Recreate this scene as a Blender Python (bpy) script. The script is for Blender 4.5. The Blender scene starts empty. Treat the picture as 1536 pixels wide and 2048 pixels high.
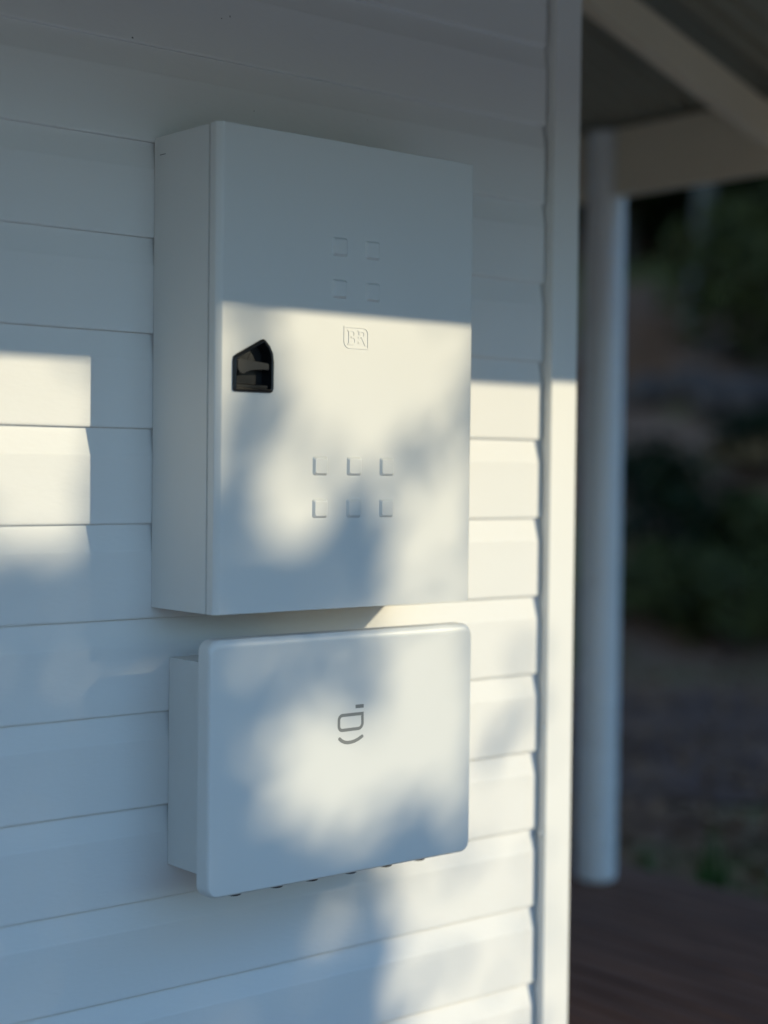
import bpy, bmesh, math, random
import numpy as np
from mathutils import Vector, Matrix

random.seed(7)
rng = np.random.default_rng(11)
scn = bpy.context.scene
COL = scn.collection

# ------------------------------------------------------------------ camera
cam = bpy.data.cameras.new('camera')
cam_o = bpy.data.objects.new('camera', cam)
COL.objects.link(cam_o)
scn.camera = cam_o
cam.sensor_fit = 'VERTICAL'
cam.sensor_height = 36.0
cam.sensor_width = 27.0
cam.lens = 3292.6 / 2048 * 36
cam.clip_start = 0.02
cam.clip_end = 900
YAW, PITCH, ROLL = 0.69939, -0.02522, 0.0113
fw = Vector((math.sin(YAW) * math.cos(PITCH), math.cos(YAW) * math.cos(PITCH), math.sin(PITCH)))
rt = Vector((math.cos(YAW), -math.sin(YAW), 0))
up = rt.cross(fw)
c_, s_ = math.cos(ROLL), math.sin(ROLL)
r2, u2 = rt * c_ + up * s_, up * c_ - rt * s_
CAM = Vector((-1.39394, -2.22789, 0.22069))
m4 = Matrix((r2, u2, -fw)).transposed().to_4x4()
m4.translation = CAM
cam_o.matrix_world = m4
cam.dof.use_dof = True
cam.dof.focus_distance = 2.62
cam.dof.aperture_fstop = cam.lens / 52.0

# ------------------------------------------------------------------ world and sun
SUN_EL = math.radians(20.7)
SUN_RAW = Vector((0.644, -1.0, 0.45))
SUN = SUN_RAW.normalized()
world = bpy.data.worlds.new('World')
scn.world = world
world.use_nodes = True
nt = world.node_tree
sky = nt.nodes.new('ShaderNodeTexSky')
sky.sky_type = 'NISHITA'
sky.sun_disc = False
sky.sun_elevation = SUN_EL
sky.sun_rotation = math.atan2(SUN.x, SUN.y)
sky.air_density = 1.5
sky.dust_density = 0.0
sky.ozone_density = 6.0
nt.links.new(sky.outputs[0], nt.nodes['Background'].inputs[0])
nt.nodes['Background'].inputs[1].default_value = 0.15
sun_d = bpy.data.lights.new('sun', 'SUN')
sun_d.energy = 2.0
sun_d.angle = math.radians(0.56)
sun_d.color = (0.91, 0.80, 0.555)
sun_o = bpy.data.objects.new('sun', sun_d)
COL.objects.link(sun_o)
sun_o.rotation_euler = (-SUN).to_track_quat('-Z', 'Y').to_euler()
vs = scn.view_settings
scn.display_settings.display_device = 'sRGB'
vs.view_transform = 'Standard'
vs.look = 'None'
vs.exposure = 1.1
vs.gamma = 1.0
vs.use_curve_mapping = False

# ------------------------------------------------------------------ helpers
def nodes_of(name):
    m = bpy.data.materials.new(name)
    m.use_nodes = True
    t = m.node_tree
    return m, t, t.nodes['Principled BSDF']

def surface(name, col, rough=0.5, var=0.06, vscale=3.0, bump=0.0, bscale=60.0, dist=0.002, spec=0.5,
            stretch=(1, 1, 1), col2=None, metal=0.0, coat=0.0, translucent=0.0):
    m, t, b = nodes_of(name)
    tc = t.nodes.new('ShaderNodeTexCoord')
    mp = t.nodes.new('ShaderNodeMapping')
    mp.inputs['Scale'].default_value = stretch
    t.links.new(tc.outputs['Object'], mp.inputs[0])
    n = t.nodes.new('ShaderNodeTexNoise')
    n.inputs['Scale'].default_value = vscale
    n.inputs['Detail'].default_value = 6
    t.links.new(mp.outputs[0], n.inputs['Vector'])
    r = t.nodes.new('ShaderNodeValToRGB')
    r.color_ramp.elements[0].position = 0.32
    r.color_ramp.elements[1].position = 0.68
    c1 = tuple(max(0, c * (1 - var)) for c in col)
    c2 = col2 if col2 else tuple(min(1, c * (1 + var)) for c in col)
    r.color_ramp.elements[0].color = (*c1, 1)
    r.color_ramp.elements[1].color = (*c2, 1)
    t.links.new(n.outputs['Fac'], r.inputs[0])
    t.links.new(r.outputs[0], b.inputs['Base Color'])
    mr = t.nodes.new('ShaderNodeMapRange')
    mr.inputs['To Min'].default_value = max(0.02, rough - 0.07)
    mr.inputs['To Max'].default_value = min(1, rough + 0.07)
    t.links.new(n.outputs['Fac'], mr.inputs['Value'])
    t.links.new(mr.outputs[0], b.inputs['Roughness'])
    b.inputs['Specular IOR Level'].default_value = spec
    b.inputs['Metallic'].default_value = metal
    b.inputs['Coat Weight'].default_value = coat
    if bump:
        n2 = t.nodes.new('ShaderNodeTexNoise')
        n2.inputs['Scale'].default_value = bscale
        n2.inputs['Detail'].default_value = 4
        t.links.new(mp.outputs[0], n2.inputs['Vector'])
        bp = t.nodes.new('ShaderNodeBump')
        bp.inputs['Strength'].default_value = bump
        bp.inputs['Distance'].default_value = dist
        t.links.new(n2.outputs['Fac'], bp.inputs['Height'])
        t.links.new(bp.outputs[0], b.inputs['Normal'])
    if translucent:
        tr = t.nodes.new('ShaderNodeBsdfTranslucent')
        t.links.new(r.outputs[0], tr.inputs['Color'])
        mx = t.nodes.new('ShaderNodeMixShader')
        mx.inputs[0].default_value = translucent
        t.links.new(b.outputs[0], mx.inputs[1])
        t.links.new(tr.outputs[0], mx.inputs[2])
        t.links.new(mx.outputs[0], t.nodes['Material Output'].inputs[0])
    return m

M = {}
M['board'] = surface('wall paint', (0.77, 0.765, 0.75), 0.65, 0.025, 2.2, 0.28, 170, 0.0012, 0.15, stretch=(0.35, 1, 1))
M['trim'] = surface('trim paint', (0.79, 0.785, 0.76), 0.5, 0.02, 2.0, 0.15, 120, 0.001, 0.3)
M['cabinet'] = surface('powder coated steel', (0.70, 0.70, 0.68), 0.38, 0.02, 1.5, 0.10, 420, 0.0005, 0.45)
M['cover'] = surface('satin grey plastic', (0.70, 0.705, 0.69), 0.33, 0.02, 1.5, 0.07, 500, 0.0004, 0.5)
M['box'] = surface('coated metal box', (0.69, 0.69, 0.67), 0.42, 0.02, 2.0, 0.08, 300, 0.0005, 0.4)
M['gasket'] = surface('dark gasket', (0.03, 0.03, 0.03), 0.7)
M['black'] = surface('black plastic', (0.006, 0.007, 0.0085), 0.32, 0.1, 8, 0.1, 300, 0.0005, 0.5)
M['lever'] = surface('dark grey lever', (0.024, 0.025, 0.027), 0.33, 0.1, 12, spec=0.5)
M['gland'] = surface('grey nylon', (0.035, 0.036, 0.04), 0.45)
M['print'] = surface('grey print', (0.20, 0.21, 0.21), 0.5, 0.03)
M['dirt'] = surface('dark dirt', (0.03, 0.028, 0.025), 0.9)
M['post'] = surface('post paint', (0.80, 0.795, 0.77), 0.28, 0.03, 3.0, 0.1, 90, 0.001, 0.6)
M['beam'] = surface('beam paint', (0.80, 0.67, 0.49), 0.5, 0.04, 3.0, 0.2, 60, 0.001)
M['roof'] = surface('roofing steel', (0.33, 0.31, 0.24), 0.45, 0.08, 2.0, metal=0.3)
M['deck'] = surface('stained decking', (0.15, 0.068, 0.041), 0.78, 0.35, 6.0, 0.4, 60, 0.002, 0.15, stretch=(6, 0.5, 6))
M['ground'] = surface('mulch soil', (0.052, 0.043, 0.035), 0.95, 0.45, 1.3, 0.8, 14, 0.03, 0.1)
M['asphalt'] = surface('asphalt', (0.12, 0.070, 0.054), 0.95, 0.25, 2.0, 0.4, 90, 0.004, 0.0)
M['gravel'] = surface('pale gravel', (0.42, 0.39, 0.35), 0.9, 0.25, 30.0, 0.6, 80, 0.01, 0.2)
M['bark'] = surface('bark', (0.10, 0.085, 0.07), 0.9, 0.4, 5.0, 0.8, 22, 0.02, 0.1, stretch=(1, 1, 0.25))
M['pale_bark'] = surface('pale bark', (0.15, 0.13, 0.11), 0.85, 0.35, 4.0, 0.5, 22, 0.01, 0.1, stretch=(1, 1, 0.3))
M['leaf'] = surface('tree leaf', (0.035, 0.06, 0.022), 0.55, 0.4, 2.0, spec=0.3, translucent=0.15)
M['dark_leaf'] = surface('dark leaf', (0.018, 0.024, 0.008), 0.6, 0.5, 1.0, spec=0.08, translucent=0.1)
M['fern'] = surface('fern leaf', (0.075, 0.072, 0.022), 0.6, 0.4, 4.0, spec=0.1, translucent=0.2)
M['grass'] = surface('grass blade', (0.06, 0.13, 0.03), 0.5, 0.3, 6.0, spec=0.3, translucent=0.25)
M['sunfleck'] = surface('dry leaf', (0.19, 0.105, 0.045), 0.8, 0.4, 6.0, spec=0.1)  # orange stands for sun-struck leaves; the sunlight is put into the colour
M['litter'] = surface('leaf litter', (0.19, 0.10, 0.058), 0.9, 0.5, 3.0, spec=0.0)
M['rock'] = surface('grey rock', (0.10, 0.070, 0.058), 0.95, 0.35, 4.0, 0.6, 12, 0.02, 0.0)
M['petal'] = surface('white petal', (0.75, 0.74, 0.72), 0.6, 0.05)

def link(name, me, mat, parent=None, loc=None):
    o = bpy.data.objects.new(name, me)
    COL.objects.link(o)
    if mat is not None and not me.materials:
        me.materials.append(mat)
    if parent:
        o.parent = parent
    if loc:
        o.location = loc
    return o

def from_bm(name, bm, mat, parent=None, smooth=None, loc=None):
    bmesh.ops.recalc_face_normals(bm, faces=bm.faces)
    me = bpy.data.meshes.new(name)
    bm.to_mesh(me)
    bm.free()
    if smooth is not None:
        shade(me, smooth)
    o = link(name, me, mat, parent, loc)
    if smooth is not None and smooth < 50:
        wn(o)
    return o

def wn(o):
    md = o.modifiers.new('weighted', 'WEIGHTED_NORMAL')
    md.weight = 100
    md.keep_sharp = True

def shade(me, ang):
    me.polygons.foreach_set('use_smooth', [True] * len(me.polygons))
    try:
        me.set_sharp_from_angle(angle=math.radians(ang))
    except Exception:
        pass

def thing(name, label, cat, loc=(0, 0, 0), group=None):
    o = bpy.data.objects.new(name, None)
    o.empty_display_size = 0.1
    COL.objects.link(o)
    o.location = loc
    o['label'] = label
    o['category'] = cat
    if group:
        o['group'] = group
    return o

def tag(o, label, cat, group=None):
    o['label'] = label
    o['category'] = cat
    if group:
        o['group'] = group
    return o

def structure(o):
    o['kind'] = 'structure'
    return o

def add_box(bm, x0, x1, y0, y1, z0, z1):
    vs_ = [bm.verts.new(p) for p in ((x0, y0, z0), (x1, y0, z0), (x1, y1, z0), (x0, y1, z0),
                                     (x0, y0, z1), (x1, y0, z1), (x1, y1, z1), (x0, y1, z1))]
    for f in ((0, 3, 2, 1), (4, 5, 6, 7), (0, 1, 5, 4), (1, 2, 6, 5), (2, 3, 7, 6), (3, 0, 4, 7)):
        bm.faces.new([vs_[i] for i in f])
    return bm

def box_bm(x0, x1, y0, y1, z0, z1, bevel=0.0, seg=2):
    bm = add_box(bmesh.new(), x0, x1, y0, y1, z0, z1)
    if bevel:
        bmesh.ops.bevel(bm, geom=list(bm.edges), offset=bevel, segments=seg, affect='EDGES', profile=0.5)
    return bm

def extrude_poly(bm, pts, axis_fn):
    """closed polygon pts -> prism between axis_fn(p,0) and axis_fn(p,1)"""
    a = [bm.verts.new(axis_fn(p, 0)) for p in pts]
    b = [bm.verts.new(axis_fn(p, 1)) for p in pts]
    bm.faces.new(a)
    bm.faces.new(list(reversed(b)))
    n = len(pts)
    for i in range(n):
        bm.faces.new((a[i], b[i], b[(i + 1) % n], a[(i + 1) % n]))
    return bm

def ribbon(bm, pts, w, y_front, y_back, closed=False, caps=True):
    """flat stroke following pts (x,z) of width w, in the plane facing -Y"""
    P = [Vector(p) for p in pts]
    n = len(P)
    L, Rr = [], []
    for i in range(n):
        a = P[i - 1] if (i > 0 or closed) else P[i]
        b = P[(i + 1) % n] if (i < n - 1 or closed) else P[i]
        d1 = (P[i] - a)
        d2 = (b - P[i])
        if d1.length < 1e-9:
            d1 = d2
        if d2.length < 1e-9:
            d2 = d1
        d1.normalize()
        d2.normalize()
        n1, n2 = Vector((-d1.y, d1.x)), Vector((-d2.y, d2.x))
        nn = (n1 + n2)
        nn = nn.normalized() if nn.length > 1e-6 else n1
        k = w / 2 / max(0.5, nn.dot(n1))
        L.append(P[i] + nn * k)
        Rr.append(P[i] - nn * k)
    def q(v, y):
        return bm.verts.new((v.x, y, v.y))
    lf, rf = [q(v, y_front) for v in L], [q(v, y_front) for v in Rr]
    lb, rb = [q(v, y_back) for v in L], [q(v, y_back) for v in Rr]
    for i in range(n if closed else n - 1):
        j = (i + 1) % n
        bm.faces.new((lf[i], lf[j], rf[j], rf[i]))
        bm.faces.new((lf[j], lf[i], lb[i], lb[j]))
        bm.faces.new((rf[i], rf[j], rb[j], rb[i]))
    if not closed:
        bm.faces.new((lf[0], rf[0], rb[0], lb[0]))
        bm.faces.new((lf[-1], lb[-1], rb[-1], rf[-1]))
    return bm

def arc(cx, cz, r, a0, a1, n=6, rz=None):
    rz = rz or r
    return [(cx + r * math.cos(math.radians(a0 + (a1 - a0) * i / n)),
             cz + rz * math.sin(math.radians(a0 + (a1 - a0) * i / n))) for i in range(n + 1)]

def tube_bm(bm, pts, radii, sides=8, cap=True):
    rings = []
    for i, p in enumerate(pts):
        p = Vector(p)
        d = (Vector(pts[min(i + 1, len(pts) - 1)]) - Vector(pts[max(i - 1, 0)])).normalized()
        a = d.orthogonal().normalized()
        b = d.cross(a)
        rings.append([bm.verts.new(p + (a * math.cos(2 * math.pi * k / sides) + b * math.sin(2 * math.pi * k / sides)) * radii[i])
                      for k in range(sides)])
    # keep rings aligned
    for i in range(len(rings) - 1):
        A, B = rings[i], rings[i + 1]
        best = min(range(sides), key=lambda s: sum((A[k].co - B[(k + s) % sides].co).length for k in range(sides)))
        B = B[best:] + B[:best]
        rings[i + 1] = B
        for k in range(sides):
            bm.faces.new((A[k], A[(k + 1) % sides], B[(k + 1) % sides], B[k]))
    if cap:
        bm.faces.new(list(reversed(rings[0])))
        bm.faces.new(rings[-1])
    return bm

def leaves_mesh(name, P, size, flat=0.0):
    """one diamond leaf per point, random orientation; flat biases the leaf normals upward"""
    n = len(P)
    a = rng.normal(size=(n, 3))
    a /= np.linalg.norm(a, axis=1)[:, None]
    a[:, 2] *= (1 - flat)
    b = rng.normal(size=(n, 3))
    b[:, 2] *= (1 - flat)
    b -= a * (a * b).sum(1)[:, None] / (a * a).sum(1)[:, None]
    b /= np.linalg.norm(b, axis=1)[:, None]
    a /= np.linalg.norm(a, axis=1)[:, None]
    s = size * rng.uniform(0.7, 1.3, n)[:, None]
    V = np.stack([P - a * s * .62, P - b * s * .33, P + a * s * .62, P + b * s * .33], 1).reshape(-1, 3)
    me = bpy.data.meshes.new(name)
    me.vertices.add(4 * n)
    me.vertices.foreach_set('co', V.astype(np.float32).ravel())
    me.loops.add(4 * n)
    me.loops.foreach_set('vertex_index', np.arange(4 * n, dtype=np.int32))
    me.polygons.add(n)
    me.polygons.foreach_set('loop_start', np.arange(0, 4 * n, 4, dtype=np.int32))
    me.update(calc_edges=True)
    return me

# ------------------------------------------------------------------ terrain
VX, VY = 0.6435, 0.765
GZ = -1.20
def sm(a, b, x):
    t = min(1, max(0, (x - a) / (b - a)))
    return t * t * (3 - 2 * t)
def ground_h(x, y):
    s = (x - CAM.x) * VX + (y - CAM.y) * VY
    t = (x - CAM.x) * VY - (y - CAM.y) * VX
    h = GZ
    if s > 11.5:
        k = sm(11.5, 15, s)
        h += (s - 11.5) * 0.40 * k if s < 45 else (33.5 * 0.40 + (s - 45) * 0.05)
        h += (0.22 * math.sin(x * 1.3 + 0.7) * math.cos(y * 1.1) + 0.10 * math.sin(2.9 * x - 1.7 * y)) * k
    if s < -14:  # unseen rise behind the camera, added to block the low sky
        h += min((-14 - s) * 0.24, 6.5) * (1 + .12 * math.sin(t * .13)) + .25 * math.sin(x * .9) * math.cos(y * .7)
    if s > 6:
        h += 0.03 * math.sin(1.7 * x) * math.cos(2.1 * y) * sm(6, 9, s)
    return h
def ground_at(x, y):
    return ground_h(x, y)

def axis_pts(lo, hi, fine_lo, fine_hi, fine, coarse):
    a = list(np.arange(lo, fine_lo, coarse)) + list(np.arange(fine_lo, fine_hi, fine)) + list(np.arange(fine_hi, hi + .1, coarse))
    return a
gx = axis_pts(-300, 300, -40, 40, 0.6, 14)
gy = axis_pts(-300, 300, -44, 40, 0.6, 14)
verts = [(x, y, ground_h(x, y)) for y in gy for x in gx]
nx = len(gx)
faces = [(j * nx + i, j * nx + i + 1, (j + 1) * nx + i + 1, (j + 1) * nx + i) for j in range(len(gy) - 1) for i in range(nx - 1)]
me = bpy.data.meshes.new('ground')
me.from_pydata(verts, [], faces)
me.polygons.foreach_set('use_smooth', [True] * len(me.polygons))
# ground material: mulch with mossy green and grey patches
gm, t, b = nodes_of('garden ground')
tc = t.nodes.new('ShaderNodeTexCoord')
n1 = t.nodes.new('ShaderNodeTexNoise'); n1.inputs['Scale'].default_value = 0.55; n1.inputs['Detail'].default_value = 8
n2 = t.nodes.new('ShaderNodeTexNoise'); n2.inputs['Scale'].default_value = 9.0; n2.inputs['Detail'].default_value = 6
t.links.new(tc.outputs['Object'], n1.inputs['Vector']); t.links.new(tc.outputs['Object'], n2.inputs['Vector'])
r1 = t.nodes.new('ShaderNodeValToRGB')
els = r1.color_ramp.elements
els[0].position = 0.36; els[0].color = (0.20, 0.092, 0.050, 1)
els[1].position = 0.66; els[1].color = (0.13, 0.115, 0.045, 1)
e = els.new(0.50); e.color = (0.21, 0.115, 0.078, 1)
t.links.new(n1.outputs['Fac'], r1.inputs[0])
mx = t.nodes.new('ShaderNodeMix'); mx.data_type = 'RGBA'; mx.blend_type = 'MULTIPLY'; mx.inputs[0].default_value = 0.8
r2n = t.nodes.new('ShaderNodeValToRGB')
r2n.color_ramp.elements[0].color = (0.55, 0.55, 0.55, 1); r2n.color_ramp.elements[1].color = (1.4, 1.35, 1.3, 1)
t.links.new(n2.outputs['Fac'], r2n.inputs[0])
t.links.new(r1.outputs[0], mx.inputs[6]); t.links.new(r2n.outputs[0], mx.inputs[7])
t.links.new(mx.outputs[2], b.inputs['Base Color'])
b.inputs['Roughness'].default_value = 0.95
b.inputs['Specular IOR Level'].default_value = 0.0
bp = t.nodes.new('ShaderNodeBump'); bp.inputs['Strength'].default_value = 0.8; bp.inputs['Distance'].default_value = 0.05
t.links.new(n2.outputs['Fac'], bp.inputs['Height']); t.links.new(bp.outputs[0], b.inputs['Normal'])
structure(link('ground', me, gm))

# driveway: a strip across the view, 7.0 to 10.5 m from the camera
bm = bmesh.new()
rows = []
for i in range(61):
    tt = -30 + i
    row = []
    for s in (6.9 + .12 * math.sin(tt * .8), 7.8, 8.8, 9.8, 10.7 + .12 * math.sin(tt * .6 + 1)):
        x = CAM.x + VX * s + VY * tt
        y = CAM.y + VY * s - VX * tt
        row.append(bm.verts.new((x, y, ground_h(x, y) + 0.02)))
    rows.append(row)
for a_, b_ in zip(rows, rows[1:]):
    for k in range(4):
        bm.faces.new((a_[k], a_[k + 1], b_[k + 1], b_[k]))
structure(from_bm('driveway', bm, M['asphalt'], None, 60))

# pale gravel yard in front of the verandah, unseen, added to bounce light up
bm = bmesh.new()
nxx, nyy = 46, 25
gv = [[bm.verts.new((-15 + .5 * i, -1.62 - .5 * j, GZ + .02 + .012 * math.sin(i * 1.7) * math.cos(j * 2.3))) for i in range(nxx)] for j in range(nyy)]
for j in range(nyy - 1):
    for i in range(nxx - 1):
        bm.faces.new((gv[j][i], gv[j][i + 1], gv[j + 1][i + 1], gv[j + 1][i]))
structure(from_bm('bounce_yard', bm, M['gravel'], None, 60))

# ------------------------------------------------------------------ house wall
PITCHB = 0.15
ZL = 0.88193
XE = 0.8735                                            # right-hand ends of the boards
wall = thing('house_wall', 'white weatherboard house wall that carries both utility boxes', 'wall')
XL = -4.0
prof = [(0.022, 0.000), (0.010, 0.0004), (0.0030, 0.0004), (0.0011, 0.0011), (0.0002, 0.0030), (0.0, 0.006),
        (0.0, 0.1065), (0.0002, 0.1085), (0.0007, 0.1104), (0.0078, 0.152), (0.0082, 0.158), (0.022, 0.158)]
bm = bmesh.new()
extrude_poly(bm, prof, lambda p, k: ((XL, XE)[k], p[0], p[1]))
bmesh.ops.recalc_face_normals(bm, faces=bm.faces)
board_me = bpy.data.meshes.new('weatherboard')
bm.to_mesh(board_me)
bm.free()
for k in range(-6, 14):
    wob = random.uniform(-0.0006, 0.0006)
    o = link('weatherboard', board_me, M['board'], wall, (random.uniform(-.002, .001), wob, ZL - PITCHB * k))
# the wall behind the boards, closed at the top and sides
from_bm('wall_core', box_bm(XL, 0.9365, 0.0235, 4.5, GZ - .05, 1.84), M['board'], wall)
# corner trim: an L of two boards standing proud of the cladding
from_bm('corner_trim', box_bm(0.8785, 0.9485, -0.0200, 0.0230, -1.02, 1.80, 0.0022, 2), M['trim'], wall, 35)
from_bm('side_trim', box_bm(0.937, 0.958, 0.0240, 0.080, -1.02, 1.70, 0.002, 2), M['trim'], wall, 35)
# small screw heads in the joint beside the corner trim
for (x, z) in ((0.8755, -0.4752), (0.8775, -0.2711)):
    bm = bmesh.new()
    bmesh.ops.create_uvsphere(bm, u_segments=10, v_segments=6, radius=0.0042, matrix=Matrix.Translation((x, -0.010, z)))
    from_bm('screw_head', bm, M['trim'], wall, 60)
# dark specks of dirt and insects on the paint
for (x, z, sx, sz) in ((0.1249, 0.9487, .0016, .0010), (0.1415, 0.9549, .0010, .0022), (-0.0412, 0.8885, .0022, .0016),
                       (0.1909, 0.8097, .0015, .0018), (0.4327, 0.8291, .0015, .0017)):
    bm = bmesh.new()
    bmesh.ops.create_icosphere(bm, subdivisions=1, radius=1.0, matrix=Matrix.Translation((x, 0.0004, z)) @ Matrix.Diagonal((sx, .0012, sz, 1)))
    from_bm('dirt_speck', bm, M['dirt'], wall, 60)

# ------------------------------------------------------------------ electrical cabinet
W, D, H, T = 0.52, 0.15547, 0.7387, 0.0246
cab = thing('electrical_cabinet', 'tall pale grey steel cabinet with black latch and embossed squares on its door', 'cabinet')
from_bm('cabinet_body', box_bm(0, W, -D + 0.0022, -0.0005, 0, H, 0.0012, 2), M['cabinet'], cab, 35)
from_bm('gasket', box_bm(0.006, W - .006, -D - 0.0012, -D + 0.0021, 0.006, H - .006), M['gasket'], cab)
# door: folded steel, soft folded edge at the left
yb, yf = -D - 0.0013, -D - T
pts = [(0.0, yb), (0.0, yf + 0.0098), (0.0007, yf + 0.0072)]
pts += [(0.0075, yf + 0.0008), (0.0100, yf)]
pts += [(W - 0.004, yf), (W - 0.0012, yf + 0.0010), (W, yf + 0.004), (W, yb)]
bm = bmesh.new()
extrude_poly(bm, pts, lambda p, k: (p[0], p[1], (0.0004, H + 0.0006)[k]))
top_e = [e for e in bm.edges if len(e.link_faces) == 2 and all(abs(v.co.z - e.verts[0].co.z) < 1e-5 for v in e.verts) and max(v.co.y for v in e.verts) < yf + 0.0005]
bmesh.ops.bevel(bm, geom=top_e, offset=0.0022, segments=3, affect='EDGES', profile=0.5)
bmesh.ops.recalc_face_normals(bm, faces=bm.faces)
door_me = bpy.data.meshes.new('door'); bm.to_mesh(door_me); bm.free()
door = link('door', door_me, M['cabinet'], cab)
# latch opening cut through the door skin
LATCH = [(0.0276, 0.3445), (0.0277, 0.3400), (0.0310, 0.3374), (0.0960, 0.3374), (0.1006, 0.3390), (0.1024, 0.3440),
         (0.1026, 0.3840), (0.1010, 0.3975), (0.0950, 0.4090), (0.0872, 0.4168), (0.0830, 0.4190), (0.0790, 0.4178), (0.0330, 0.3935), (0.0288, 0.3900), (0.0276, 0.3850)]
cx_, cz_ = 0.066, 0.372
def inset(poly, d):
    P = [Vector(p) for p in poly]
    out = []
    n = len(P)
    ar = sum(P[i].x * P[(i + 1) % n].y - P[(i + 1) % n].x * P[i].y for i in range(n))
    sg = 1 if ar > 0 else -1
    for i in range(n):
        d1 = (P[i] - P[i - 1]).normalized()
        d2 = (P[(i + 1) % n] - P[i]).normalized()
        n1, n2 = Vector((-d1.y, d1.x)) * sg, Vector((-d2.y, d2.x)) * sg
        nn = (n1 + n2).normalized()
        out.append(tuple(P[i] + nn * d / max(.6, nn.dot(n1))))
    return out
bm = bmesh.new()
extrude_poly(bm, inset(LATCH, 0.003), lambda p, k: (p[0], (yf - .01, yb - .0045)[k], p[1]))
bmesh.ops.recalc_face_normals(bm, faces=bm.faces)
cut_me = bpy.data.meshes.new('cutter'); bm.to_mesh(cut_me); bm.free()
cutter = bpy.data.objects.new('cutter', cut_me); COL.objects.link(cutter)
md = door.modifiers.new('b', 'BOOLEAN'); md.object = cutter; md.operation = 'DIFFERENCE'; md.solver = 'EXACT'
dg = bpy.context.evaluated_depsgraph_get()
new_me = bpy.data.meshes.new_from_object(door.evaluated_get(dg))
door.modifiers.clear()
door.data = new_me
new_me.name = 'door'
bpy.data.objects.remove(cutter)
if not new_me.materials:
    new_me.materials.append(M['cabinet'])
shade(new_me, 50)
wn(door)
# raised squares pressed into the door
def square_bm():
    bm = bmesh.new()
    lv = [(0.0153, 0.0), (0.0147, -0.0004), (0.0119, -0.0037), (0.0110, -0.0041)]
    loops = []
    for h, y in lv:
        r = 0.0035
        pl = arc(h - r, h - r, r, 0, 90, 3) + arc(-h + r, h - r, r, 90, 180, 3) + arc(-h + r, -h + r, r, 180, 270, 3) + arc(h - r, -h + r, r, 270, 360, 3)
        loops.append([bm.verts.new((x, y, z)) for x, z in pl])
    for A, B in zip(loops, loops[1:]):
        for i in range(len(A)):
            bm.faces.new((A[i], A[(i + 1) % len(A)], B[(i + 1) % len(A)], B[i]))
    bm.faces.new(loops[-1])
    return bm
sq = [(0.2312, .5732), (.2986, .5735), (.231, .507), (.2995, .5067)]
sq += [(x, z) for x in (.1965, .265, .3332) for z in (.2268, .1597)]
sq_me = None
for (x, z) in sq:
    if sq_me is None:
        o = from_bm('raised_square', square_bm(), M['cabinet'], door, 28, (x, yf + .0001, z)); sq_me = o.data
    else:
        wn(link('raised_square', sq_me, M['cabinet'], door, (x, yf + .0001, z)))
# embossed emblem: a plate outline with two rounded corners and the letters B:R
bm = bmesh.new()
ex0, ex1, ez0, ez1 = 0.2425, 0.2915, 0.4155, 0.4485
outl = [(ex0, ez1), *[(ex1 - .010 + .010 * math.sin(math.radians(a)), ez1 - .010 + .010 * math.cos(math.radians(a))) for a in (0, 22, 45, 67, 90)],
        (ex1, ez0), *[(ex0 + .010 - .010 * math.sin(math.radians(a)), ez0 + .010 - .010 * math.cos(math.radians(a))) for a in (0, 22, 45, 67, 90)]]
ribbon(bm, outl, 0.0026, yf - .0008, yf + .0002, True)
lw = 0.0026
lb, lt = 0.4213, 0.4427
mid = 0.4325
ribbon(bm, [(0.2490, lt), (0.2575, lt), *arc(0.2590, (lt + mid) / 2, .0042, 80, -80, 5, (lt - mid) / 2), (0.2560, mid)], lw, yf - .0007, yf + .0002)
ribbon(bm, [(0.2560, mid), *arc(0.2600, (lb + mid) / 2, .0048, 80, -80, 5, (mid - lb) / 2), (0.2490, lb)], lw, yf - .00066, yf + .0002)
ribbon(bm, [(0.2525, lt), (0.2525, lb)], lw * 1.25, yf - .0009, yf + .0002)
ribbon(bm, [(0.2700, lt), (0.2780, lt), *arc(0.2795, (lt + mid) / 2, .0042, 80, -80, 5, (lt - mid) / 2), (0.2765, mid)], lw, yf - .0007, yf + .0002)
ribbon(bm, [(0.2788, mid), (0.2830, 0.4250), (0.2850, lb), (0.2880, lb)], lw, yf - .00066, yf + .0002)
ribbon(bm, [(0.2735, lt), (0.2735, 0.4370)], lw * 1.25, yf - .0009, yf + .0002)
for z in (0.4325, 0.4245):
    ribbon(bm, [(0.2705, z), (0.2740, z)], .0034, yf - .0006, yf + .0002)
from_bm('embossed_emblem', bm, M['cabinet'], door, 30)
# latch: raised rounded rim, deep dark cup and a lever inside
bm = bmesh.new()
levels = [(LATCH, yf + .0002), (inset(LATCH, -.0002), yf - .0022), (inset(LATCH, .0010), yf - .0044), (inset(LATCH, .0030), yf - .0052),
          (inset(LATCH, .0050), yf - .0044), (inset(LATCH, .0060), yf - .0020), (inset(LATCH, .0075), yf + .0178)]
rings = [[bm.verts.new((p[0], y, p[1])) for p in lp] for lp, y in levels]
for A, B in zip(rings, rings[1:]):
    for i in range(len(A)):
        bm.faces.new((A[i], A[(i + 1) % len(A)], B[(i + 1) % len(A)], B[i]))
bm.faces.new(rings[-1])
from_bm('latch_cup', bm, M['black'], door, 40)
bm = bmesh.new()
lev = [(0.0380, 0.3850), (0.0420, 0.3872), (0.0560, 0.3858), (0.0955, 0.3822), (0.0965, 0.3720), (0.0700, 0.3728), (0.0600, 0.3712), (0.0525, 0.3660), (0.0470, 0.3645), (0.0405, 0.3665), (0.0370, 0.3720), (0.0365, 0.3800)]
extrude_poly(bm, lev, lambda p, k: (p[0], (yf - .0002, yf + .0080)[k], p[1]))
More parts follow.
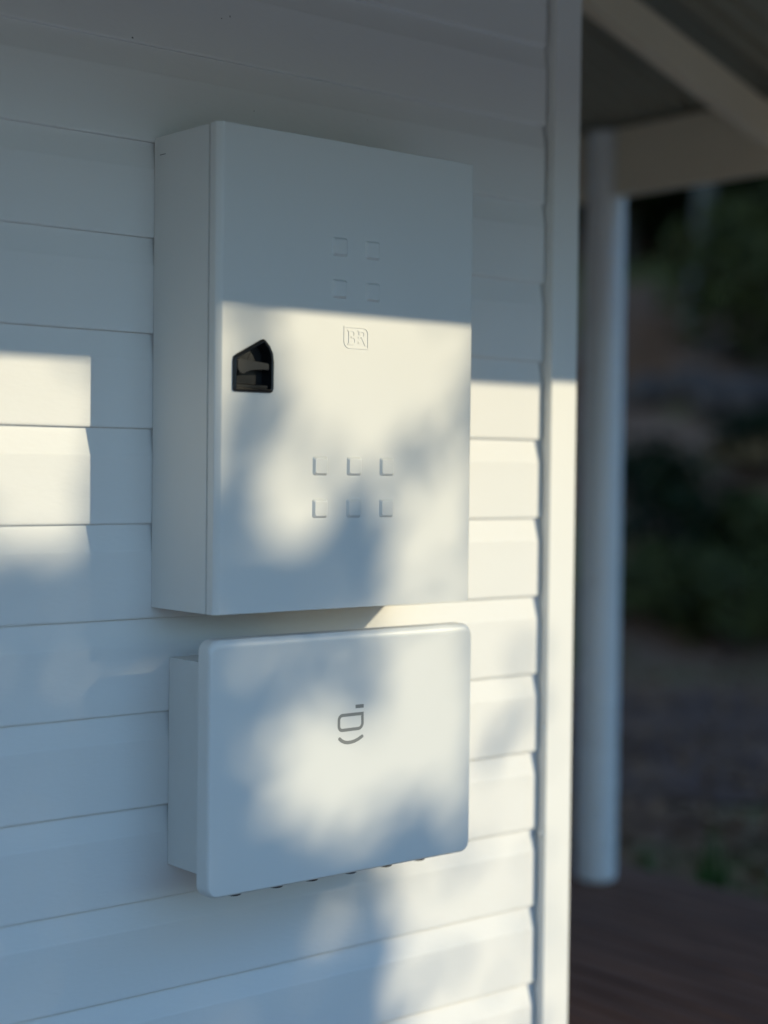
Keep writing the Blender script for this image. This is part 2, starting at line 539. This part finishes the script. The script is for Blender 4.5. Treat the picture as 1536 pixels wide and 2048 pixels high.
bmesh.ops.bevel(bm, geom=[e for e in bm.edges if all(v.co.y < yf + .001 for v in e.verts)], offset=.0011, segments=2, affect='EDGES')
from_bm('latch_lever', bm, M['lever'], door, 35)
bm = bmesh.new()
extrude_poly(bm, [(yf + .0175, .3440), (yf + .0015, .3440), (yf + .0015, .3485), (yf + .004, .3500), (yf + .0175, .3510)], lambda p, k: ((.0365, .0945)[k], p[0], p[1]))
from_bm('latch_ledge', bm, M['black'], door, 30)
# paint nick on the left side of the body
bm = bmesh.new()
add_box(bm, -0.0006, 0.0002, -0.033, -0.017, H - .0292, H - .0284)
from_bm('paint_nick', bm, M['dirt'], cab)

# ------------------------------------------------------------------ lower box with a shallow cover
eb = thing('communications_box', 'wide rounded grey box with printed symbol below the tall cabinet', 'utility box')
CX0, CX1, CZ0, CZ1, CYF = -0.008, 0.531, -0.430, -0.038, -0.178
from_bm('box_body', box_bm(0.034, 0.500, -0.158, -0.0005, -0.414, -0.081, 0.0018, 2), M['box'], eb, 35)
def rrect(ix, it, y, rc):
    x0, x1, z0, z1 = CX0 + ix, CX1 - ix, CZ0 + ix, CZ1 - it
    r = max(0.006, rc - ix)
    pl = arc(x1 - r, z1 - r, r, 0, 90, 8) + arc(x0 + r, z1 - r, r, 90, 180, 8) + arc(x0 + r, z0 + r, r, 180, 270, 8) + arc(x1 - r, z0 + r, r, 270, 360, 8)
    return [(x, y, z) for x, z in pl]
bm = bmesh.new()
lv = [(0.008, 0.008, CYF + .030), (0.0006, 0.0006, CYF + .030), (0.0, 0.0, CYF + .0294)]
for a in range(0, 91, 15):
    ca, sa = math.cos(math.radians(a)), math.sin(math.radians(a))
    lv.append((.0045 * (1 - ca), .0150 * (1 - ca), CYF + .0085 * (1 - sa)))
rings = [[bm.verts.new(p) for p in rrect(i, k, y, 0.019)] for i, k, y in lv]
for A, B in zip(rings, rings[1:]):
    for i in range(len(A)):
        bm.faces.new((A[i], A[(i + 1) % len(A)], B[(i + 1) % len(A)], B[i]))
bm.faces.new(rings[-1])
bm.faces.new(list(reversed(rings[0])))
cover = from_bm('front_cover', bm, M['cover'], eb, 40)
# printed symbol: dash, rounded loop and an arc
bm = bmesh.new()
yl = CYF - 0.0002
ribbon(bm, [(0.2752, -.1598), (0.2922, -.1601)], .0058, yl, yl + .0001)
loop = [(0.2896, -.1722)] + arc(0.2485, -.1793, .0072, 90, 180, 6) + arc(0.2485, -.1889, .0072, 180, 270, 6) + arc(0.2813, -.1873, .0086, 270, 360, 6)
ribbon(bm, loop, .0052, yl, yl + .0001, True)
ribbon(bm, [(0.2430, -.2094), (0.2475, -.2130), (0.2535, -.2157), (0.2600, -.2168), (0.2668, -.2166), (0.2740, -.2155), (0.2815, -.2130), (0.2895, -.2092)], .0056, yl, yl + .0001)
for (x, z) in ((0.2430, -.2094), (0.2895, -.2092)):
    vs_ = [bm.verts.new((x + .0028 * math.cos(a * math.pi / 6), yl - .00003, z + .0028 * math.sin(a * math.pi / 6))) for a in range(12)]
    bm.faces.new(vs_)
from_bm('printed_symbol', bm, M['print'], cover)
# cable glands under the body
gl_me = None
for gx_ in (0.079, 0.160, 0.231, 0.311, 0.388, 0.462):
    if gl_me is None:
        bm = bmesh.new()
        tube_bm(bm, [(0, 0, 0.002), (0, 0, -.014)], [.0150, .0150], 6)
        tube_bm(bm, [(0, 0, -.0142), (0, 0, -.0275), (0, 0, -.0308)], [.0145, .0145, .0125], 16)
        o = from_bm('cable_gland', bm, M['gland'], eb, 40, (gx_, -0.120, -0.4143)); gl_me = o.data
    else:
        link('cable_gland', gl_me, M['gland'], eb, (gx_, -0.120, -0.4143))

# ------------------------------------------------------------------ verandah
PZ = -1.02
DECK = structure(bpy.data.objects.new('deck', None)); COL.objects.link(DECK)
bme = {}
def deck_board(x0, x1, y0, y1):
    o = from_bm('deck_board', box_bm(x0, x1, y0, y1, PZ - .03, PZ + random.uniform(-.0012, .0012), .003, 1), M['deck'], DECK)
    return o
x = 0.962
while x < 2.50:
    deck_board(x, x + .088, -1.50, 4.4)
    x += 0.094
y = -1.50
while y < -0.04:
    deck_board(-4.0, 0.956, y, y + .088)
    y += 0.094
from_bm('deck_bearer', box_bm(-4, 2.42, -1.42, -1.34, GZ - .02, PZ - .032), M['deck'], DECK)
from_bm('deck_edge_board', box_bm(2.430, 2.462, -1.3, 4.4, GZ - .02, PZ - .032), M['deck'], DECK)

def post(x, y, label, ztop):
    t_ = thing('verandah_post', label, 'post', (x, y, PZ), 'round verandah posts')
    bm = bmesh.new()
    R_ = 0.061
    tube_bm(bm, [(0, 0, 0.004), (0, 0, .012), (0, 0, ztop - PZ)], [R_ - .003, R_, R_], 40)
    from_bm('shaft', bm, M['post'], t_, 40)
    bm = bmesh.new()
    tube_bm(bm, [(0, 0, 0.0), (0, 0, .0038)], [R_ * .8, R_ * .8], 24)
    from_bm('base_plate', bm, M['post'], t_, 40)
post(2.334, 1.178, 'round white post standing on the dark deck beyond the wall corner', 1.246)
post(2.345, -1.453, 'round white post at the outer corner of the verandah', 1.246)
post(-3.60, -1.453, 'round white post at the far end of the front verandah', 1.246)

ver = thing('verandah_roof', 'dark ribbed verandah roof on pale beams and rafter over the deck', 'roof')
BB, BT = 1.048, 1.247
from_bm('beam', box_bm(2.300, 2.345, -1.38, 1.108, BB, BT, .002, 1), M['beam'], ver)
from_bm('beam', box_bm(2.300, 2.345, 1.248, 4.4, BB, BT, .002, 1), M['beam'], ver)
from_bm('beam', box_bm(-3.53, 2.276, -1.476, -1.430, BB, BT, .002, 1), M['beam'], ver)
SL = 0.322
def rafter(yc, x_hi):
    bm = bmesh.new()
    def zb(x):
        return 1.103 + (2.298 - x) * SL
    hgt = 0.098
    extrude_poly(bm, [(x_hi, zb(x_hi)), (2.298, zb(2.298)), (2.298, zb(2.298) + hgt), (x_hi, zb(x_hi) + hgt)], lambda p, k: (p[0], yc + (-.0225, .0225)[k], p[1]))
    from_bm('rafter', bm, M['beam'], ver)
for yc in (0.5335, 1.62, 2.6, 3.6):
    rafter(yc, 0.96)
rafter(-0.62, 1.55)
def frafter(xc):
    bm = bmesh.new()
    def zb(y):
        return 1.103 + (y + 1.428) * SL
    extrude_poly(bm, [(-.003, zb(0)), (-1.428, zb(-1.428)), (-1.428, zb(-1.428) + .098), (-.003, zb(0) + .098)], lambda p, k: (xc + (-.0225, .0225)[k], p[0], p[1]))
    from_bm('rafter', bm, M['beam'], ver)
for xc in (-3.2, -2.2, -1.2, -.2, 0.75):
    frafter(xc)
# hip rafter
bm = bmesh.new()
hz = 1.105
for s in (0,):
    a0 = Vector((2.29, -1.42, hz)); a1 = Vector((0.93, -0.06, hz + 1.36 * SL))
    n_ = Vector((1, 1, 0)).normalized() * .022
    q = [a0 + n_, a0 - n_, a1 - n_, a1 + n_]
    lo = [bm.verts.new(v) for v in q]
    hi = [bm.verts.new(v + Vector((0, 0, .11))) for v in q]
    bm.faces.new(lo); bm.faces.new(list(reversed(hi)))
    for i in range(4):
        bm.faces.new((lo[i], hi[i], hi[(i + 1) % 4], lo[(i + 1) % 4]))
from_bm('rafter', bm, M['beam'], ver)
# corrugated roofing sheets with thickness
def zs(u):                                              # u = distance inward from the beam line
    return 1.258 + u * SL
def corrugated(lo, hi, point, inner, name='roof_sheet'):
    """rows across the corrugations between lo and hi; inner(v) is how far the sheet reaches inward"""
    bm = bmesh.new()
    nrow = int((hi - lo) / 0.0127)
    top, bot = [], []
    for i in range(nrow + 1):
        v = lo + (hi - lo) * i / nrow
        w_ = 0.008 * math.cos(2 * math.pi * (v / 0.0762))
        ui = inner(v)
        if ui <= -0.09:
            continue
        bot.append([bm.verts.new(point(u, v, zs(u) + w_ + .008)) for u in (-0.10, ui)])
        top.append([bm.verts.new(point(u, v, zs(u) + w_ + .0095)) for u in (-0.10, ui)])
    for S_ in (bot, top):
        for A, B in zip(S_, S_[1:]):
            bm.faces.new((A[0], A[1], B[1], B[0]))
    for k in (0, 1):
        for i in range(len(bot) - 1):
            bm.faces.new((bot[i][k], bot[i + 1][k], top[i + 1][k], top[i][k]))
    return from_bm(name, bm, M['roof'], ver, 60)
y0 = -1.45
k_ = 0.0
while y0 < 4.2:
    k_ = .0022 - k_
    corrugated(y0, y0 + .80, lambda u, v, z, k=k_: (2.30 - u, v, z + k), lambda v: min(1.35, v + 1.46))
    y0 += .762
x0 = -4.1
while x0 < 2.2:
    k_ = .0022 - k_
    corrugated(x0, x0 + .80, lambda u, v, z, k=k_: (v, -1.43 + u, z + k), lambda v: min(1.425, 2.33 - v))
    x0 += .762
# hip capping and gutter
bm = bmesh.new()
tube_bm(bm, [(2.47, -1.60, zs(-.17) + .015), (0.80, 0.07, zs(1.50) + .015)], [.075, .075], 8)
from_bm('hip_capping', bm, M['roof'], ver, 50)
from_bm('gutter', box_bm(-4.1, 2.42, -1.66, -1.545, 1.175, 1.228, .006, 2), M['beam'], ver)
from_bm('gutter', box_bm(2.405, 2.515, -1.54, 4.4, 1.175, 1.228, .006, 2), M['beam'], ver)

# ------------------------------------------------------------------ trees that shade the place
def wallpt(X0, z0, s):
    return Vector((X0, 0, z0)) + SUN * s

# how open the near crown is, 0 to 9, seen along the sun: 25 mm cells on the plane of the wall
OPEN_UPPER = (0.39, ['7754579999999999998888', '7754578999999999999888', '8865578999999999999998', '8865568999999999999888', '8854468999999999998877', '8853358999999999988766', '8841147999999999987765', '7730025899999999887666', '6620124678999876666677', '4421234556777655567788', '1112455544566545678889', '1124666654556555678899', '1124677643345566788999', '1123566542223567899999', '1112455431011467899999', '1111122210001468999999', '1111111100001478988888', '1111100000011488888888', '1111100000012588888778', '1111100000013588887777'])
OPEN_LOWER = (-0.11, ['1222222333334456788899', '1222222333334456788899', '1222223333334456788899', '1122223344333456888999', '0011233444333467899999', '0001334444433578999999', '0002345554444688999999', '0113455555556789999999', '0123456666677889999999', '0113456777778899999999', '0001356787778899999988', '0001146788777888877777', '0000124677777666654556', '0000011345655443223355', '0000000112332222111356', '0000000000111111111234', '0000000000111000000122'])
HOLES = [  # other sunlit gaps in that crown: x, z on the wall, half-sizes, openness
(-0.213,0.275,0.111,0.170,0.96),(-0.213,0.126,0.093,0.040,0.85),(-0.055,-0.094,0.080,0.034,0.90),(0.716,-0.723,0.201,0.161,0.85),
(0.402,-0.575,0.068,0.035,0.40),(0.625,-0.567,0.114,0.056,0.90),(0.497,-0.032,0.071,0.036,0.90)]

def openness(X, Z):
    T = np.zeros_like(X)
    for hx, hz_, rx, rz, op in HOLES:
        d = np.sqrt(((X - hx) / rx) ** 2 + ((Z - hz_) / rz) ** 2)
        T = np.maximum(T, op * np.clip((1.18 - d) / 0.16, 0, 1))
    for (ztop, rows_), ex in ((OPEN_UPPER, 1.4), (OPEN_LOWER, 1.1)):
        G = np.array([[int(c) for c in r] for r in rows_]) / 9.0
        u = np.clip((X + 0.12) / 0.025, 0, G.shape[1] - 1.001)
        v = np.clip((ztop - Z) / 0.025, 0, G.shape[0] - 1.001)
        i, j = u.astype(int), v.astype(int)
        fu, fv = u - i, v - j
        g = (G[j, i] * (1 - fu) + G[j, i + 1] * fu) * (1 - fv) + (G[j + 1, i] * (1 - fu) + G[j + 1, i + 1] * fu) * fv
        zl = ztop - 0.025 * (G.shape[0] - 1)
        m = (X > -0.117) & (X < 0.425) & (Z > zl - .012) & (Z < ztop + (.10 if ztop > 0 else .013))
        T = np.where(m, g ** ex, T)
    for hx, hz_, rx, rz, op in ((0.032, 0.104, 0.080, 0.084, 0.85), (0.165, 0.285, 0.135, 0.118, 1.0), (0.315, -0.272, 0.088, 0.100, 1.0),
                                (0.052, -0.350, 0.078, 0.066, 0.85), (0.150, -0.335, 0.095, 0.078, 0.92), (0.030, -0.275, 0.062, 0.055, 0.6)):
        d = np.sqrt(((X - hx) / rx) ** 2 + ((Z - hz_) / rz) ** 2)
        T = np.maximum(T, op * np.clip((1.15 - d) / 0.10, 0, 1))
    # (crown texture between gap and leaf kept firm)
    T = np.clip((T - 0.5) * 1.15 + 0.49, 0, 1)
    # open gap between the two trees on the right of the crown
    edge = 0.44 + 0.02 * np.sin(Z * 9) + np.where(Z < -0.5, 0.08, 0)
    g = np.clip((X - edge) / 0.05, 0, 1) * np.clip((1.22 - X) / 0.08, 0, 1)
    T = np.maximum(T, g * np.where((Z > -0.12) | ((X > 0.90) & (Z > -1.4)), 1, np.where(Z > -0.72, 0.90, 0.78)))
    return T

def trunk_and_limbs(root, base, top, r0, tips, mat):
    bm = bmesh.new()
    base, top = Vector(base), Vector(top)
    P = [base.lerp(top, k / 5) + Vector((random.uniform(-.08, .08), random.uniform(-.08, .08), 0)) * (1 if 0 < k < 5 else 0) for k in range(6)]
    tube_bm(bm, P, [r0 * (1 - .14 * k) for k in range(6)], 10)
    from_bm('trunk', bm, mat, root, 60)
    for tp in tips:
        bm = bmesh.new()
        st = P[random.choice((3, 4, 5))]
        tp = Vector(tp)
        md_ = st.lerp(tp, .5) + Vector((0, 0, .15 * (tp - st).length))
        tube_bm(bm, [st, md_, tp], [r0 * .4, r0 * .25, r0 * .08], 6)
        from_bm('limb', bm, mat, root, 60)

# the near tree whose crown dapples the wall
near = thing('shading_tree', 'leafy garden tree in front of the house casting dappled shade on the wall', 'tree', group='shade trees')
N = 400000
X = rng.uniform(-2.6, 1.05, N); Z = rng.uniform(-2.6, 0.75, N)
T_ = openness(X, Z)
# soft outline of the crown
edge = ((X + 0.9) / 1.9) ** 2 + ((Z + 0.5) / 2.2) ** 2
keep = rng.uniform(size=N) < np.clip(-np.log(np.clip(T_, 0.03, 1)) / 3.4, 0, 1) * 0.22
keep &= (edge < 1.15) | ((X > -0.6) & (Z > -1.3) & (Z < .6))
keep &= (T_ < 0.97)
X, Z = X[keep], Z[keep]
S_ = rng.uniform(8.6, 10.2, len(X))
P = np.stack([X, np.zeros_like(X), Z], 1) + S_[:, None] * np.array(SUN)
me = leaves_mesh('crown', P, 0.05)
link('crown', me, M['leaf'], near)
bx = wallpt(-1.0, 0, 9.8)
trunk_and_limbs(near, (bx.x, bx.y, GZ - .05), (bx.x, bx.y, 3.2), 0.13,
                [wallpt(-1.9, .4, 9.6), wallpt(-1.2, .6, 10.4), wallpt(-.6, -.6, 9.9), wallpt(-.5, -1.1, 9.3), wallpt(-1.7, -.8, 9.7)], M['bark'])

def shade_tree(label, X0c, hw, z_lo, z_hi, s0, s1, n, size, name='shading_tree'):  # unseen tree, added to keep sun off post, deck and bank
    root = thing(name, label, 'tree', group='shade trees')
    Xs = []; 
    u = rng.normal(size=(n, 3)); u /= np.linalg.norm(u, axis=1)[:, None]
    rr = rng.uniform(size=n) ** (1 / 2.2)
    pX = X0c + u[:, 0] * rr * hw
    pZ = (z_lo + z_hi) / 2 + u[:, 2] * rr * (z_hi - z_lo) / 2
    pS = (s0 + s1) / 2 + u[:, 1] * rr * (s1 - s0) / 2
    P = np.stack([pX, np.zeros(n), pZ], 1) + pS[:, None] * np.array(SUN)
    P = P[(P[:, 2] > GZ + .1) & ((pX > 1.27) | (pX < -2.0))]
    link('crown', leaves_mesh('crown', P, size), M['dark_leaf'], root)
    c = wallpt(X0c, (z_lo + z_hi) / 2, (s0 + s1) / 2)
    trunk_and_limbs(root, (c.x, c.y, GZ - .05), (c.x, c.y, c.z + .5), 0.16, [Vector(P[i]) for i in rng.integers(0, len(P), 5)], M['bark'])
shade_tree('dense unseen tree added to keep sun off the post and deck', 2.85, 1.7, -5.6, 1.95, 9.0, 12.5, 34000, 0.20)
shade_tree('broad unseen tree added to shade the ground beyond the deck', 4.9, 2.0, -5.6, 1.6, 9.0, 12.5, 20000, 0.24)
shade_tree('tall unseen tree added to shade the ground before the driveway', 8.2, 2.6, -5.6, 1.5, 9.0, 12.5, 16000, 0.30)
shade_tree('large dark unseen tree added to shade the driveway', 12.5, 3.6, -5, 4.6, 3.0, 7.0, 16000, 0.36)
shade_tree('large dark unseen tree added to shade the lower bank', 18.5, 4.4, -3, 11, -4.0, 1.0, 20000, 0.42)
shade_tree('tallest dark unseen tree added to shade the upper bank', 25.5, 5.0, -2, 15, -7.0, -1.0, 20000, 0.50)

# ------------------------------------------------------------------ background: wooded bank
def view_pt(px, s):
    """ground position lying s metres from the camera, px pixels across the picture (setting-out only)"""
    k = (px - 768) / 3292.6
    x = CAM.x + VX * s + 0.7654 * k * s
    y = CAM.y + VY * s - 0.6435 * k * s
    return x, y, ground_at(x, y)

def back_tree(label, px, s, h, r, crown_z, n, size, mat, bark, rad, leafm):
    x, y, z = view_pt(px, s)
    root = thing('forest_tree', label, 'tree', (x, y, z), 'trees on the wooded bank')
    bm = bmesh.new()
    P = [(0.12 * math.sin(k), 0.1 * math.cos(k * 1.7), -.2 + h * k / 6) for k in range(7)]
    tube_bm(bm, P, [rad * (1 - .11 * k) for k in range(7)], 10)
    from_bm('trunk', bm, bark, root, 60)
    clumps = rng.normal(size=(14, 3)) * np.array([r * .5, r * .5, (h - crown_z) * .28]) + np.array([0, 0, (h + crown_z) / 2])
    idx = rng.integers(0, 14, n)
    Pp = clumps[idx] + rng.normal(size=(n, 3)) * r * .26
    Pp = Pp[Pp[:, 2] > crown_z * .8]
    link('crown', leaves_mesh('crown', Pp, size), leafm, root)
back_tree('pale slender trunk on the dark bank behind the post', 1385, 19.5, 9.0, 2.0, 5.5, 2500, .30, None, M['pale_bark'], .12, M['dark_leaf'])
spec = [(1240, 22, 9, 3.0, 1.0), (1330, 25, 10, 3.4, 1.2), (1450, 24, 9, 3.2, .8), (1560, 22, 9, 3.2, 1.0), (1290, 30, 11, 3.6, .8),
        (1420, 31, 12, 4.0, .8), (1540, 30, 11, 4.0, .8), (1680, 26, 10, 3.6, 1.0), (1120, 27, 10, 3.6, 1.0)]
words = ['just right of the post', 'behind the pale trunk', 'right of the pale trunk', 'at the right edge', 'far behind the post',
         'far behind the pale trunk', 'far back at the right edge', 'beyond the right edge', 'hidden behind the wall corner']
for (px, s, h, r, cz), wd in zip(spec, words):
    back_tree('dark leafy forest tree on the bank, ' + wd, px, s, h, r, cz, 5200, .42, None, M['bark'], .17, M['dark_leaf'])
# overhanging green branch at top right
def shrub(label, px, s, n, r, hgt, size, mat, name='garden_shrub', cat='shrub', group='shrubs on the bank', up_=0.0):
    x, y, z = view_pt(px, s)
    root = thing(name, label, cat, (x, y, z), group)
    u = rng.normal(size=(n, 3)); u /= np.linalg.norm(u, axis=1)[:, None]
    rr = rng.uniform(.35, 1, n)
    P = u * rr[:, None] * np.array([r, r, hgt * .5]) + np.array([0, 0, hgt * .5 + up_])
    P = P[P[:, 2] > .02]
    link('foliage', leaves_mesh('foliage', P, size), mat, root)
    bm = bmesh.new()
    for k in range(5):
        a = k * 1.256
        tube_bm(bm, [(0, 0, -.05), (r * .3 * math.cos(a), r * .3 * math.sin(a), hgt * .4), (r * .6 * math.cos(a), r * .6 * math.sin(a), hgt * .7 + up_)], [.02, .015, .008], 5)
    from_bm('stems', bm, M['bark'], root)
shr = [(1500, 17.5, 700, 1.1, 1.9, .20, 'fern', 'bright green bush high on the bank at the right'),
       (1475, 12.6, 420, .75, .8, .13, 'fern', 'low green fern bush low on the bank'),
       (1330, 12.9, 420, .70, .7, .13, 'fern', 'green fern bush on the bank close to the post'),
       (1560, 13.4, 420, .8, .9, .14, 'fern', 'green fern bush on the bank at the right edge'),
       (1405, 13.8, 420, .8, .7, .13, 'dark_leaf', 'dark spreading bush in the middle of the bank'),
       (1290, 14.6, 320, .6, .6, .12, 'dark_leaf', 'dark small bush by the post edge'),
       (1520, 15.2, 320, .6, .5, .12, 'dark_leaf', 'dark low bush under the bright bush'),
       (1530, 14.9, 260, .5, .32, .12, 'sunfleck', 'sun-tinted orange brown bush on the bank at the right'),
       (1318, 15.0, 160, .35, .24, .11, 'sunfleck', 'small sun-tinted orange brown bush on the bank near the post')]
for px, s, n, r, h, sz, mt, lb_ in shr:
    shrub(lb_, px, s, n, r, h, sz, M[mt])
for px, s, wd in ((1262, 22.6, 'beside the post'), (1350, 23.2, 'left of the pale trunk'), (1440, 22.9, 'right of the pale trunk'), (1530, 22.8, 'at the right edge'), (1610, 22.4, 'just beyond the right edge')):
    shrub('tall dark thicket on the top of the bank ' + wd, px, s, 2600, 1.6, 4.2, .26, M['dark_leaf'], 'thicket', 'thicket', 'thickets at the top of the bank')
# rocks set in the bank
for i, (px, s, r) in enumerate([(1460, 16.4, .38), (1380, 16.8, .30), (1530, 16.6, .34), (1300, 17.0, .32), (1430, 17.6, .26)]):
    x, y, z = view_pt(px, s)
    bm = bmesh.new()
    bmesh.ops.create_icosphere(bm, subdivisions=3, radius=r)
    for v in bm.verts:
        v.co *= 1 + .22 * math.sin(5 * v.co.x / r + i) * math.cos(4 * v.co.y / r + 2 * i) + random.uniform(-.04, .04)
        v.co.z *= .65
    lab = ['largest grey rock on the upper bank', 'grey rock below the pale trunk', 'grey rock near the right edge of the bank', 'grey rock half hidden by the post', 'smallest grey rock high on the bank'][i]
    tag(from_bm('rock', bm, M['rock'], None, 50, (x, y, z + r * .05)), lab, 'rock', 'rocks on the bank')
# leaf litter
n = 4500
ss = rng.uniform(5.2, 20, n); pp = rng.uniform(1050, 1750, n)
P = np.array([view_pt(a, b) for a, b in zip(pp, ss)])
P[:, 2] += .03
o = link('leaf_litter', leaves_mesh('leaf_litter', P, .06, .75), M['litter'])
o['kind'] = 'stuff'

# plants along the deck edge
def tuft(x, y, n, h, label, lean=.35):
    root = thing('grass_tuft', label, 'plant', (x, y, GZ), 'grass tufts along the deck edge')
    bm = bmesh.new()
    for i in range(n):
        a = random.uniform(0, 6.28); l = h * random.uniform(.6, 1.05); k = random.uniform(.05, lean)
        w_ = random.uniform(.008, .014)
        bx_, by_ = random.uniform(-.04, .04), random.uniform(-.04, .04)
        d = Vector((math.cos(a), math.sin(a), 0)); sd = Vector((-d.y, d.x, 0))
        prev = None
        for j in range(5):
            f = j / 4
            c = Vector((bx_, by_, -.02)) + d * (k * l * f * f) + Vector((0, 0, l * (f - .25 * k * f * f)))
            ww = w_ * (1 - f) + .001
            cur = (bm.verts.new(c - sd * ww), bm.verts.new(c + sd * ww))
            if prev:
                bm.faces.new((prev[0], prev[1], cur[1], cur[0]))
            prev = cur
    from_bm('blades', bm, M['grass'], root, 60)
tuft(2.70, 1.02, 26, .36, 'tall green grass tuft just beyond the deck edge')
tuft(2.72, 1.30, 16, .24, 'short grass tuft close to the foot of the post')
tuft(2.62, 0.52, 30, .24, 'spreading green grass tuft at the right edge by the deck')
tuft(2.78, 0.64, 24, .20, 'low green grass tuft behind the deck edge')
root = thing('flowering_plant', 'small plant with one white flower beside the deck edge', 'plant', (2.76, 0.80, GZ))
bm = bmesh.new(); tube_bm(bm, [(0, 0, -.02), (.01, 0, .10), (0, .01, .20)], [.004, .003, .003], 6)
from_bm('stem', bm, M['grass'], root)
P = rng.normal(size=(40, 3)) * np.array([.05, .05, .03]) + np.array([0, 0, .07])
link('foliage', leaves_mesh('foliage', P, .05), M['fern'], root)
bm = bmesh.new()
for k in range(6):
    a = k * math.pi / 3
    d = Vector((math.cos(a), math.sin(a), .35)); sd = Vector((-math.sin(a), math.cos(a), 0))
    q = [Vector((0, 0, .2)), Vector((0, 0, .2)) + d * .018 + sd * .011, Vector((0, 0, .2)) + d * .034, Vector((0, 0, .2)) + d * .018 - sd * .011]
    bm.faces.new([bm.verts.new(v + Vector((0, .01, 0))) for v in q])
from_bm('flower', bm, M['petal'], root)
